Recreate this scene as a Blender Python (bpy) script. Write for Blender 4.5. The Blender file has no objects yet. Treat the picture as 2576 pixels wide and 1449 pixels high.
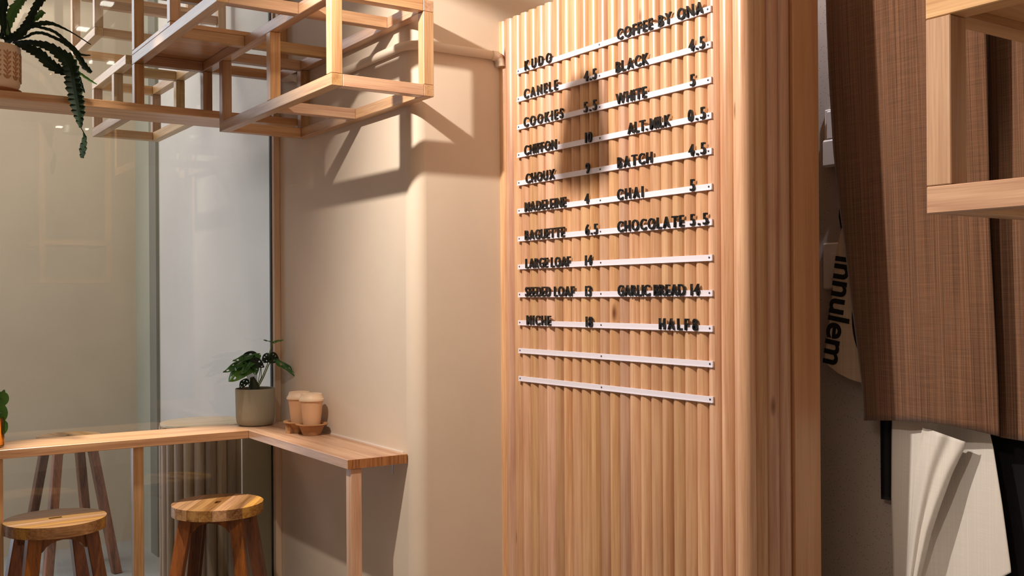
import bpy, bmesh, math, random
from math import sin, cos, pi, radians
from mathutils import Vector, Matrix, Euler
random.seed(7)
scene = bpy.context.scene
COL = scene.collection

# ------------------------------------------------------------------ camera
PW, PH = 2576, 1449
F_PX, YAW, ROLL, SHIFT = 2584.0, radians(34.02), radians(-0.35), 21.0
CAMZ = 1.5
cam_d = bpy.data.cameras.new('camera'); cam = bpy.data.objects.new('camera', cam_d); COL.objects.link(cam)
cam_d.sensor_width = 36.0; cam_d.lens = 36.0 * F_PX / PW; cam_d.clip_start = 0.05
cam_d.shift_y = SHIFT / PW
cam.location = (0, 0, CAMZ)
_f = Vector((sin(YAW), cos(YAW), 0)); _r0 = Vector((cos(YAW), -sin(YAW), 0)); _u0 = Vector((0, 0, 1))
_r = _r0 * cos(ROLL) + _u0 * sin(ROLL); _u = -_r0 * sin(ROLL) + _u0 * cos(ROLL)
cam.rotation_euler = Matrix(((_r.x, _u.x, -_f.x), (_r.y, _u.y, -_f.y), (_r.z, _u.z, -_f.z))).to_euler()
scene.camera = cam
cam_d.dof.use_dof = False

def un(x, y, X=None, Y=None, Z=None):
    """point of the photograph on one plane of the room"""
    d = _f + _r * ((x - PW / 2) / F_PX) - _u * ((y - PH / 2 - SHIFT) / F_PX)
    t = X / d.x if X is not None else Y / d.y if Y is not None else (Z - CAMZ) / d.z
    return Vector((0, 0, CAMZ)) + d * t

# ------------------------------------------------------------------ world, lamps, exposure
world = bpy.data.worlds.new('world'); scene.world = world; world.use_nodes = True
wn = world.node_tree.nodes; bg = wn['Background']
bg.inputs[0].default_value = (0.74, 0.80, 0.95, 1); bg.inputs[1].default_value = 0.6
scene.view_settings.view_transform = 'Standard'; scene.view_settings.look = 'None'
scene.view_settings.gamma = 1; scene.view_settings.use_curve_mapping = False
scene.view_settings.exposure = 0.0

LAMP = Vector((0.48, 2.33, 2.72))
def light(name, kind, loc, energy, color, target=None, **kw):
    d = bpy.data.lights.new(name, kind); d.energy = energy; d.color = color
    for k, v in kw.items(): setattr(d, k, v)
    o = bpy.data.objects.new(name, d); COL.objects.link(o); o.location = loc
    if target is not None: o.rotation_euler = (Vector(target) - Vector(loc)).to_track_quat('-Z', 'Y').to_euler()
    return o
light('spot_lamp', 'SPOT', LAMP, 158, (1.0, 0.90, 0.79), (1.9, 1.35, 1.75), spot_size=radians(156), spot_blend=0.5, shadow_soft_size=0.02)
# daylight from the street beyond the glass
light('daylight_outside', 'AREA', (-1.2, 7.4, 3.7), 72, (0.93, 0.88, 0.98), (0.7, 4.6, 1.6), shape='RECTANGLE', size=3.2, size_y=1.5)
light('daylight_low', 'AREA', (-1.2, 7.4, 0.42), 10, (0.80, 0.82, 1.0), (0.7, 4.6, 0.9), shape='RECTANGLE', size=3.2, size_y=0.6)
light('daylight_street', 'AREA', (-2.35, 5.3, 3.9), 25, (1.0, 0.94, 0.94), (1.2, 5.3, 1.4), shape='RECTANGLE', size=2.4, size_y=1.3)
light('counter_downlight', 'SPOT', (0.75, 3.575, 2.93), 260, (1.0, 0.90, 0.76), (0.96, 3.60, 0.7), spot_size=radians(33), spot_blend=0.6, shadow_soft_size=0.03)
light('apron_spotlight', 'SPOT', (-0.3, 0.95, 2.80), 75, (1.0, 0.87, 0.74), (1.6, 0.86, 1.62), spot_size=radians(35), spot_blend=0.45, shadow_soft_size=0.03)
light('niche_spotlight', 'SPOT', (2.16, 1.45, 2.92), 45, (0.90, 0.90, 1.0), (2.36, 1.90, 2.15), spot_size=radians(23), spot_blend=0.12, shadow_soft_size=0.015)
light('room_fill', 'AREA', (-0.4, 0.6, 2.9), 6.5, (1.0, 0.80, 0.62), (0.0, 0.2, 0.0), shape='RECTANGLE', size=1.6, size_y=1.2)  # added warm fill for the room's bounce light, no fixture behind it
light('arcade_lamp', 'AREA', (0.4, 5.2, 3.6), 19, (1.0, 0.88, 0.76), (0.5, 5.9, 1.0), shape='RECTANGLE', size=1.0, size_y=0.6)

# ------------------------------------------------------------------ materials
def nt(name):
    m = bpy.data.materials.new(name); m.use_nodes = True
    t = m.node_tree; return m, t, t.nodes['Principled BSDF']
def setp(b, **k):
    for a, v in k.items(): b.inputs[a.replace('_', ' ')].default_value = v
def lin(c):
    return tuple((v / 255 / 12.92 if v / 255 <= 0.04045 else ((v / 255 + 0.055) / 1.055) ** 2.4) for v in c) + (1,)
def noise_bump(t, b, scale, strength, dist=0.002, detail=3):
    tc = t.nodes.new('ShaderNodeTexCoord'); n = t.nodes.new('ShaderNodeTexNoise'); n.inputs['Scale'].default_value = scale
    n.inputs['Detail'].default_value = detail
    bp = t.nodes.new('ShaderNodeBump'); bp.inputs['Strength'].default_value = strength; bp.inputs['Distance'].default_value = dist
    t.links.new(tc.outputs['Object'], n.inputs['Vector']); t.links.new(n.outputs['Fac'], bp.inputs['Height'])
    t.links.new(bp.outputs[0], b.inputs['Normal'])
    return n
def plain(name, c, rough=0.5, metal=0.0, bump=None, spec=0.5, var=None):
    m, t, b = nt(name); setp(b, Base_Color=lin(c), Roughness=rough, Metallic=metal); b.inputs['Specular IOR Level'].default_value = spec
    if bump: noise_bump(t, b, *bump)
    if var:
        tc = t.nodes.new('ShaderNodeTexCoord'); n = t.nodes.new('ShaderNodeTexNoise'); n.inputs['Scale'].default_value = var[0]
        r = t.nodes.new('ShaderNodeValToRGB'); r.color_ramp.elements[0].position = 0.35; r.color_ramp.elements[1].position = 0.65
        r.color_ramp.elements[0].color = lin(c); r.color_ramp.elements[1].color = lin(var[1])
        t.links.new(tc.outputs['Object'], n.inputs['Vector']); t.links.new(n.outputs['Fac'], r.inputs[0]); t.links.new(r.outputs[0], b.inputs['Base Color'])
    return m
def wood(name, axis, dark, light_, rough=0.42, scale=1.0, hue=0.25, coat=0.25, knots=False):
    """procedural timber, grain along the given axis; tone differs from piece to piece"""
    m, t, b = nt(name); N = t.nodes; L = t.links
    tc = N.new('ShaderNodeTexCoord'); oi = N.new('ShaderNodeObjectInfo')
    mul = N.new('ShaderNodeVectorMath'); mul.operation = 'SCALE'; mul.inputs[0].default_value = (37.1, 53.7, 71.3)
    L.new(oi.outputs['Random'], mul.inputs['Scale'])
    add = N.new('ShaderNodeVectorMath'); add.operation = 'ADD'
    L.new(tc.outputs['Object'], add.inputs[0]); L.new(mul.outputs[0], add.inputs[1])
    def stretched(cross, along):
        mp = N.new('ShaderNodeMapping'); s = [cross * scale] * 3; s['xyz'.index(axis)] = along * scale
        mp.inputs['Scale'].default_value = s; L.new(add.outputs[0], mp.inputs['Vector']); return mp
    m1 = stretched(38, 1.6); n1 = N.new('ShaderNodeTexNoise'); n1.inputs['Scale'].default_value = 1; n1.inputs['Detail'].default_value = 3; n1.inputs['Distortion'].default_value = 0.6
    L.new(m1.outputs[0], n1.inputs['Vector'])
    m2 = stretched(330, 9); n2 = N.new('ShaderNodeTexNoise'); n2.inputs['Scale'].default_value = 1; n2.inputs['Detail'].default_value = 2
    L.new(m2.outputs[0], n2.inputs['Vector'])
    mixf = N.new('ShaderNodeMath'); mixf.operation = 'MULTIPLY_ADD'; mixf.inputs[1].default_value = 0.35
    L.new(n2.outputs['Fac'], mixf.inputs[0]); 
    sc = N.new('ShaderNodeMath'); sc.operation = 'MULTIPLY'; sc.inputs[1].default_value = 0.65; L.new(n1.outputs['Fac'], sc.inputs[0]); L.new(sc.outputs[0], mixf.inputs[2])
    rp = N.new('ShaderNodeValToRGB'); e = rp.color_ramp.elements
    e[0].position = 0.34; e[0].color = lin(dark); e[1].position = 0.62; e[1].color = lin(light_)
    L.new(mixf.outputs[0], rp.inputs[0])
    hs = N.new('ShaderNodeHueSaturation')
    mr = N.new('ShaderNodeMapRange'); mr.inputs['To Min'].default_value = 1 - hue; mr.inputs['To Max'].default_value = 1 + hue * 0.55
    L.new(oi.outputs['Random'], mr.inputs[0]); L.new(mr.outputs[0], hs.inputs['Value'])
    wn2 = N.new('ShaderNodeTexWhiteNoise'); wn2.noise_dimensions = '1D'; L.new(oi.outputs['Random'], wn2.inputs['W'])
    mr2 = N.new('ShaderNodeMapRange'); mr2.inputs['To Min'].default_value = 0.492; mr2.inputs['To Max'].default_value = 0.508
    L.new(wn2.outputs['Value'], mr2.inputs[0]); L.new(mr2.outputs[0], hs.inputs['Hue'])
    mr3 = N.new('ShaderNodeMapRange'); mr3.inputs['To Min'].default_value = 1 - hue * 0.5; mr3.inputs['To Max'].default_value = 1 + hue * 0.4
    L.new(wn2.outputs['Value'], mr3.inputs[0]); L.new(mr3.outputs[0], hs.inputs['Saturation'])
    L.new(rp.outputs[0], hs.inputs['Color'])
    out = hs.outputs[0]
    if knots:
        mk = stretched(9, 3.2); v = N.new('ShaderNodeTexVoronoi'); v.inputs['Scale'].default_value = 1; L.new(mk.outputs[0], v.inputs['Vector'])
        kr = N.new('ShaderNodeValToRGB'); kr.color_ramp.elements[0].position = 0.03; kr.color_ramp.elements[0].color = (1, 1, 1, 1)
        kr.color_ramp.elements[1].position = 0.085; kr.color_ramp.elements[1].color = (0, 0, 0, 1)
        L.new(v.outputs['Distance'], kr.inputs[0])
        mx = N.new('ShaderNodeMix'); mx.data_type = 'RGBA'; mx.inputs[7].default_value = lin((112, 62, 34))
        L.new(kr.outputs[0], mx.inputs[0]); L.new(out, mx.inputs[6]); out = mx.outputs[2]
    L.new(out, b.inputs['Base Color'])
    setp(b, Roughness=rough); b.inputs['Coat Weight'].default_value = coat; b.inputs['Coat Roughness'].default_value = 0.25
    bp = N.new('ShaderNodeBump'); bp.inputs['Strength'].default_value = 0.12; bp.inputs['Distance'].default_value = 0.0006
    L.new(n2.outputs['Fac'], bp.inputs['Height']); L.new(bp.outputs[0], b.inputs['Normal'])
    return m
OAK_D, OAK_L = (180, 129, 88), (222, 178, 133)
W = {a: wood('oak_' + a, a, OAK_D, OAK_L) for a in 'xyz'}
PLY = wood('plywood', 'x', (190, 140, 92), (216, 168, 118), hue=0.1)
SLAT = wood('slat_timber', 'z', (190, 136, 100), (225, 180, 142), rough=0.36, hue=0.19, coat=0.3, knots=True, scale=0.8)
BOARD = wood('board_timber', 'z', (202, 150, 108), (218, 168, 124), rough=0.4, hue=0.05)
ACA = wood('acacia', 'z', (84, 42, 20), (160, 94, 50), rough=0.38, hue=0.4, scale=0.6)
ACAX = wood('acacia_seat', 'y', (120, 66, 34), (224, 172, 116), rough=0.34, hue=0.4, scale=0.55)
ENDG = wood('end_grain', 'z', (120, 66, 36), (190, 126, 80), rough=0.6, scale=3.0, hue=0.1, coat=0)

def plaster(name, c, bump=0.15, speck=None):
    m, t, b = nt(name); N = t.nodes; L = t.links
    tc = N.new('ShaderNodeTexCoord'); n = N.new('ShaderNodeTexNoise'); n.inputs['Scale'].default_value = 2.2; n.inputs['Detail'].default_value = 5
    r = N.new('ShaderNodeValToRGB'); c0 = lin(c); r.color_ramp.elements[0].position = 0.3; r.color_ramp.elements[1].position = 0.7
    r.color_ramp.elements[0].color = tuple(v * 0.94 for v in c0[:3]) + (1,); r.color_ramp.elements[1].color = tuple(min(1, v * 1.04) for v in c0[:3]) + (1,)
    L.new(tc.outputs['Object'], n.inputs['Vector']); L.new(n.outputs['Fac'], r.inputs[0]); out = r.outputs[0]
    if speck:
        v = N.new('ShaderNodeTexVoronoi'); v.inputs['Scale'].default_value = 130; L.new(tc.outputs['Object'], v.inputs['Vector'])
        k = N.new('ShaderNodeValToRGB'); k.color_ramp.elements[0].position = 0.10; k.color_ramp.elements[0].color = (1, 1, 1, 1)
        k.color_ramp.elements[1].position = 0.20; k.color_ramp.elements[1].color = (0, 0, 0, 1); L.new(v.outputs['Distance'], k.inputs[0])
        mx = N.new('ShaderNodeMix'); mx.data_type = 'RGBA'; mx.inputs[7].default_value = lin(speck)
        L.new(k.outputs[0], mx.inputs[0]); L.new(out, mx.inputs[6]); out = mx.outputs[2]
    L.new(out, b.inputs['Base Color']); setp(b, Roughness=0.72)
    n2 = N.new('ShaderNodeTexNoise'); n2.inputs['Scale'].default_value = 14; n2.inputs['Detail'].default_value = 6
    bp = N.new('ShaderNodeBump'); bp.inputs['Strength'].default_value = bump; bp.inputs['Distance'].default_value = 0.004
    L.new(tc.outputs['Object'], n2.inputs['Vector']); L.new(n2.outputs['Fac'], bp.inputs['Height']); L.new(bp.outputs[0], b.inputs['Normal'])
    return m
WALL = plaster('warm_plaster', (222, 204, 184))
WALL2 = plaster('pale_plaster', (206, 197, 190))
WALLT = plaster('tan_plaster', (216, 198, 178))
WALLR = plaster('speckled_plaster', (186, 176, 168), 0.2, (105, 95, 90))
CEIL = plaster('ceiling_paint', (228, 214, 194))
CONC = plaster('concrete', (150, 146, 142), 0.3, (120, 116, 112))
TILE = plaster('paving', (168, 166, 164), 0.2, (205, 203, 200))
def fabric(name, c1, c2, fine=900, rough=0.95, streak=1.0):
    m, t, b = nt(name); N = t.nodes; L = t.links
    tc = N.new('ShaderNodeTexCoord')
    def st(sx, sy, sz, det=2):
        mp = N.new('ShaderNodeMapping'); mp.inputs['Scale'].default_value = (sx, sy, sz); n = N.new('ShaderNodeTexNoise'); n.inputs['Scale'].default_value = 1; n.inputs['Detail'].default_value = det
        L.new(tc.outputs['Object'], mp.inputs['Vector']); L.new(mp.outputs[0], n.inputs['Vector']); return n
    a = st(20, fine * 0.28, 2.0, 5); h = st(20, 14, fine * 0.5); 
    mm = N.new('ShaderNodeMath'); mm.operation = 'MULTIPLY_ADD'; mm.inputs[1].default_value = 0.72 * streak
    L.new(a.outputs['Fac'], mm.inputs[0]); s2 = N.new('ShaderNodeMath'); s2.operation = 'MULTIPLY'; s2.inputs[1].default_value = 0.28
    L.new(h.outputs['Fac'], s2.inputs[0]); L.new(s2.outputs[0], mm.inputs[2])
    r = N.new('ShaderNodeValToRGB'); r.color_ramp.elements[0].position = 0.36; r.color_ramp.elements[1].position = 0.66
    r.color_ramp.elements[0].color = lin(c1); r.color_ramp.elements[1].color = lin(c2)
    L.new(mm.outputs[0], r.inputs[0]); L.new(r.outputs[0], b.inputs['Base Color'])
    setp(b, Roughness=rough); b.inputs['Sheen Weight'].default_value = 0.25; b.inputs['Specular IOR Level'].default_value = 0.15
    bp = N.new('ShaderNodeBump'); bp.inputs['Strength'].default_value = 0.35; bp.inputs['Distance'].default_value = 0.0008
    L.new(mm.outputs[0], bp.inputs['Height']); L.new(bp.outputs[0], b.inputs['Normal'])
    return m
LINEN = fabric('brown_linen', (86, 60, 44), (142, 102, 77), fine=1500)
WHITEC = fabric('white_cotton', (226, 220, 213), (242, 237, 231), streak=0.7)
BLACKC = fabric('black_cotton', (6, 6, 9), (13, 13, 18))
CANVAS = fabric('cream_canvas', (205, 180, 156), (226, 204, 180))
BLACK = plain('black_acrylic', (14, 15, 13), 0.28)
INK = plain('black_print', (14, 13, 16), 0.8)
RAILM = plain('white_powder_coat', (232, 226, 238), 0.4)
STEEL = plain('steel', (120, 118, 122), 0.35, 0.9)
SCREW = plain('screw', (70, 70, 84), 0.4, 0.7)
PLASTIC = plain('white_plastic', (238, 230, 226), 0.4)
LEAF = plain('dark_leaf', (12, 30, 17), 0.6, spec=0.3, var=(9, (20, 44, 21)))
LEAFG = plain('green_leaf', (52, 104, 38), 0.4, var=(14, (80, 130, 48)))
LEAFM = plain('monstera_leaf', (36, 84, 36), 0.35, var=(22, (62, 116, 44)))
STEM = plain('stem_green', (110, 132, 52), 0.5)
STEMD = plain('stem_dark', (38, 52, 26), 0.55)
SOIL = plain('soil', (30, 24, 18), 0.95, bump=(120, 1.0, 0.006))
POTG = plain('grey_glaze', (158, 154, 138), 0.75, bump=(30, 0.1, 0.002))
POTC = plain('cream_ceramic', (238, 212, 184), 0.55)
POTP = plain('tan_relief', (190, 140, 96), 0.6)
TERRA = plain('terracotta', (172, 112, 72), 0.7)
CUP = plain('kraft_paper', (224, 178, 138), 0.7, bump=(80, 0.1, 0.001))
LID = plain('cup_lid', (238, 208, 176), 0.5)
PULP = plain('moulded_pulp', (170, 124, 84), 0.9, bump=(160, 0.6, 0.002))
SEAL = plain('sealant', (232, 222, 212), 0.4)
def glass_pane(name, tint=(0.93, 0.97, 0.95), base=0.055):
    m = bpy.data.materials.new(name); m.use_nodes = True; t = m.node_tree; N = t.nodes; L = t.links
    for n in list(N): N.remove(n)
    o = N.new('ShaderNodeOutputMaterial'); tr = N.new('ShaderNodeBsdfTransparent'); tr.inputs[0].default_value = tint + (1,)
    gl = N.new('ShaderNodeBsdfGlossy'); gl.inputs['Roughness'].default_value = 0.0; gl.inputs[0].default_value = (1, 1, 1, 1)
    fr = N.new('ShaderNodeFresnel'); fr.inputs[0].default_value = 1.5; mx = N.new('ShaderNodeMixShader')
    L.new(fr.outputs[0], mx.inputs[0]); L.new(tr.outputs[0], mx.inputs[1]); L.new(gl.outputs[0], mx.inputs[2]); L.new(mx.outputs[0], o.inputs[0])
    return m
GLASS = glass_pane('window_glass')
AMBER = glass_pane('amber_glass', (1.0, 0.70, 0.30))
def emit(name, c, s):
    m, t, b = nt(name); setp(b, Base_Color=(1, 1, 1, 1)); b.inputs['Emission Color'].default_value = c + (1,); b.inputs['Emission Strength'].default_value = s; return m

# ------------------------------------------------------------------ builders
def link(name, me, mat, parent=None, loc=None):
    o = bpy.data.objects.new(name, me); COL.objects.link(o)
    if mat is not None and not me.materials: me.materials.append(mat)
    if loc is not None: o.location = loc
    if parent is not None:
        o.parent = parent
        o.location = Vector(o.location) - Vector(parent.location)
    return o
def tag(o, label=None, cat=None, group=None, kind=None):
    if label: o['label'] = label
    if cat: o['category'] = cat
    if group: o['group'] = group
    if kind: o['kind'] = kind
    return o
def thing(name, loc, label, cat, group=None):
    o = bpy.data.objects.new(name, None); COL.objects.link(o); o.location = loc; o.empty_display_size = 0.05
    return tag(o, label, cat, group)
def bm_obj(name, bm, mat, parent=None, smooth=False, loc=None):
    me = bpy.data.meshes.new(name)
    bm.normal_update(); bm.to_mesh(me); bm.free()
    if smooth:
        for p in me.polygons: p.use_smooth = True
        me.set_sharp_from_angle(angle=radians(42))
    return link(name, me, mat, parent, loc)
def box(name, x0, x1, y0, y1, z0, z1, mat, parent=None, bevel=0.0012):
    bm = bmesh.new(); bmesh.ops.create_cube(bm, size=1)
    c = Vector(((x0 + x1) / 2, (y0 + y1) / 2, (z0 + z1) / 2))
    bmesh.ops.scale(bm, vec=(x1 - x0, y1 - y0, z1 - z0), verts=bm.verts)
    if bevel: bmesh.ops.bevel(bm, geom=bm.edges[:], offset=bevel, segments=1, affect='EDGES')
    return bm_obj(name, bm, mat, parent, loc=c)
def wbox(name, x0, x1, y0, y1, z0, z1, parent=None, bevel=0.0012):
    d = (x1 - x0, y1 - y0, z1 - z0); a = 'xyz'[d.index(max(d))]
    return box(name, x0, x1, y0, y1, z0, z1, W[a], parent, bevel)
def lathe_bm(prof, seg=32, cap=True, bm=None, c=(0, 0, 0)):
    bm = bm or bmesh.new(); rings = []
    for r, z in prof:
        rings.append([bm.verts.new((c[0] + max(r, 1e-4) * cos(2 * pi * i / seg), c[1] + max(r, 1e-4) * sin(2 * pi * i / seg), c[2] + z)) for i in range(seg)])
    for a, b in zip(rings, rings[1:]):
        for i in range(seg): bm.faces.new((a[i], a[(i + 1) % seg], b[(i + 1) % seg], b[i]))
    if cap: bm.faces.new(rings[0][::-1]); bm.faces.new(rings[-1])
    return bm
def tube_bm(pts, r, seg=10, bm=None):
    bm = bm or bmesh.new(); pts = [Vector(p) for p in pts]; rings = []
    rs = r if isinstance(r, (list, tuple)) else [r] * len(pts)
    prev = None
    for i, p in enumerate(pts):
        d = (pts[min(i + 1, len(pts) - 1)] - pts[max(i - 1, 0)]).normalized()
        a = prev if prev is not None else (Vector((0, 0, 1)) if abs(d.z) < 0.9 else Vector((1, 0, 0)))
        s = d.cross(a).normalized(); u = s.cross(d).normalized(); prev = u
        rings.append([bm.verts.new(p + (s * cos(2 * pi * k / seg) + u * sin(2 * pi * k / seg)) * rs[i]) for k in range(seg)])
    for a, b in zip(rings, rings[1:]):
        for k in range(seg): bm.faces.new((a[k], a[(k + 1) % seg], b[(k + 1) % seg], b[k]))
    bm.faces.new(rings[0][::-1]); bm.faces.new(rings[-1]); bmesh.ops.recalc_face_normals(bm, faces=bm.faces)
    return bm
def prism_bm(poly, z0, z1, bm=None):
    bm = bm or bmesh.new()
    a = [bm.verts.new((x, y, z0)) for x, y in poly]; b = [bm.verts.new((x, y, z1)) for x, y in poly]
    n = len(poly); bm.faces.new(a[::-1]); bm.faces.new(b)
    for i in range(n): bm.faces.new((a[i], a[(i + 1) % n], b[(i + 1) % n], b[i]))
    bmesh.ops.recalc_face_normals(bm, faces=bm.faces)
    return bm

# ------------------------------------------------------------------ the setting
XW = 1.555          # side wall beside the window
YR = 2.86           # wall that carries the menu panel
XR = 2.36           # wall with the hanging clothes
YG = 4.012          # glass
def S(o, nm=None): o['kind'] = 'structure'; return o
S(box('floor', -2.5, XR + 0.1, -1.7, 4.02, -0.1, 0.0, CONC, bevel=0))
S(box('ceiling', -2.5, XR + 0.1, -1.7, 4.02, 3.0, 3.1, CEIL, bevel=0))
# side wall with its softly rounded corner, one plastered surface
R_ = 0.05
S(box('wall_right', XW, XW + 0.2, YR + R_, YG + 0.02, 0, 3.0, WALL, bevel=0))
poly = []
for k in range(41):
    a = pi + (pi / 2) * k / 40
    poly.append((XW + R_ + R_ * cos(a), YR + R_ + R_ * sin(a)))
poly += [(XW + R_, YR + R_)]
w = bm_obj('wall_corner', prism_bm(poly, 0, 3.0), WALL); S(w)
for p in w.data.polygons: p.use_smooth = True
w.data.set_sharp_from_angle(angle=radians(30))
S(box('wall_menu', XW + R_, XR + 0.1, YR, YR + R_, 0, 3.0, WALL, bevel=0))
S(box('wall_near', XR, XR + 0.1, -1.7, YR, 0, 3.0, WALLR, bevel=0))
S(box('wall_back', -2.5, XR + 0.1, -1.8, -1.7, 0, 3.0, WALL, bevel=0))
bm = bmesh.new()
for (y0, y1, z0, z1) in ((-1.7, 4.0, 0, 3.0),):
    mt = Matrix.Translation((-2.45, (y0 + y1) / 2, (z0 + z1) / 2)) @ Matrix.Diagonal((0.1, y1 - y0, z1 - z0, 1))
    bmesh.ops.create_cube(bm, size=1, matrix=mt)
S(bm_obj('wall_left', bm, WALL))
# beyond the glass: a covered passage
S(box('floor', -2.5, 1.9, 4.02, 6.8, -0.1, 0.0, TILE, bevel=0))
S(box('wall_side', XW, XW + 0.2, YG + 0.02, 5.76, 0, 4.6, WALL2, bevel=0.004))
S(box('wall_recess', 1.64, 1.84, 5.76, 6.8, 0, 4.6, plaster('sage_plaster', (182, 180, 164)), bevel=0))
S(box('wall_far', 0.45, 1.64, 6.62, 6.8, 0, 4.6, WALLT, bevel=0))
S(box('shade_strip_1', 1.622, 1.6395, 6.09, 6.235, 0, 4.6, plaster('grey_shade', (134, 130, 120)), bevel=0))  # shadow on the recess wall, put in as a grey coloured strip
S(box('ceiling', -2.5, 1.9, 4.03, 6.8, 4.6, 4.7, CEIL, bevel=0))
S(box('wall_front', -2.5, 1.9, 3.95, 4.03, 3.1, 4.6, WALLT, bevel=0))
# glass front and its timber jamb
win = bpy.data.objects.new('window_1', None); COL.objects.link(win); win.location = (0.4, YG, 0); S(win)
box('pane', -2.45, XW - 0.004, YG, YG + 0.008, 0.0, 3.0, GLASS, win, bevel=0)
box('jamb', XW - 0.026, XW - 0.0004, YG - 0.03, YG - 0.001, 0, 2.99, wood('jamb_timber', 'z', (206, 172, 146), (232, 204, 178), hue=0.02), win)
box('gasket', XW - 0.0295, XW - 0.0265, YG - 0.004, YG + 0.014, 0, 2.99, plain('gasket_black', (30, 36, 40), 0.5), win, bevel=0)

# conduit run round the corner of the wall
pz, pr = 2.297, 0.0145
pts = [Vector((XW - pr + 0.002, 3.664, pz)), Vector((XW - pr + 0.002, 3.45, pz))]
pts += [Vector((XW - pr + 0.002, YR + 0.10, pz))]
for k in range(9):
    a = pi + (pi / 2) * k / 8; rr = R_ + 0.02
    pts.append(Vector((XW - pr + 0.002 + rr + rr * cos(a), YR - pr + 0.002 + rr + rr * sin(a), pz)))
pts += [Vector((1.86, YR - pr + 0.002, pz))]
pipe = thing('conduit', (1.6, YR, pz), 'plaster coloured round conduit running along the wall above the fluted panel side', 'pipe')
bm_obj('tube', tube_bm(pts, pr, 14), WALL, pipe, True)
bm_obj('elbow', tube_bm([(1.846, YR - pr + 0.002, pz), (1.868, YR - pr + 0.002, pz), (1.868, YR - pr + 0.004, pz - 0.001), (1.88, YR - pr + 0.006, pz - 0.014), (1.882, YR - 0.01, pz - 0.034)], 0.0165, 14), WALL, pipe, True)
bm_obj('elbow', tube_bm([(XW - 0.019, 3.715, pz + 0.04), (XW - 0.019, 3.78, pz + 0.062), (XW - 0.019, 3.89, pz + 0.070)], [0.018, 0.018, 0.012], 14), WALL, pipe, True)

# ------------------------------------------------------------------ fluted menu panel
PX = 1.900; PITCH = 0.0443; SD = 0.0145; PTOP = 2.415; YC = 1.765
panel = thing('menu_wall_cladding', (2.0, 2.3, 0), 'tall wall panel clad in vertical rounded timber slats carrying the menu', 'wall panel')
def slat_mesh(h, wdt=PITCH, d=SD, seg=12):
    bm = bmesh.new(); hw = wdt / 2 - 0.0004; R = (hw * hw + d * d) / (2 * d); a0 = math.asin(min(1, hw / R))
    prof = [(-(R * cos(-a0 + 2 * a0 * k / seg) - (R - d)), R * sin(-a0 + 2 * a0 * k / seg)) for k in range(seg + 1)]
    prof += [(0.010, hw), (0.010, -hw)]
    bm = prism_bm(prof, 0, h)
    me = bpy.data.meshes.new('slat'); bm.normal_update(); bm.to_mesh(me); bm.free(); me.materials.append(SLAT)
    for p in me.polygons: p.use_smooth = True
    me.set_sharp_from_angle(angle=radians(30))
    return me
sm = slat_mesh(PTOP)
y = 2.882 - PITCH / 2; n = 0
while y > YC + 0.03:
    link('slat', sm, None, panel, Vector((PX, y, 0))); y -= PITCH; n += 1
ylast = y + PITCH / 2
# corner slat: three-quarter round
cr = 0.0245
bmc = bmesh.new(); pr_ = []
ccx, ccy = PX + 0.007, YC + 0.022
for k in range(17):
    a = radians(100) + radians(190) * k / 16
    pr_.append((cr * cos(a), cr * sin(a)))
pr_ += [(0.012, 0.010)]
o = bm_obj('corner_slat', prism_bm(pr_, 0, PTOP), SLAT, panel, loc=Vector((ccx, ccy, 0)))
for p in o.data.polygons: p.use_smooth = True
o.data.set_sharp_from_angle(angle=radians(30))
sx = ccx + cr - 0.0165
for k in range(3):
    o = link('slat', sm, None, panel, Vector((sx + PITCH / 2 - 0.001, YC + 0.004, 0))); o.rotation_euler = (0, 0, pi / 2); sx += PITCH - 0.0015
sx += 0.0015
box('end_board', sx, 2.142, YC - 0.012, YC + 0.008, 0, 3.0, BOARD, panel)
box('backing_board', PX + 0.0108, 2.14, YC + 0.016, 2.852, 0, PTOP - 0.004, BOARD, panel, bevel=0)

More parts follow.
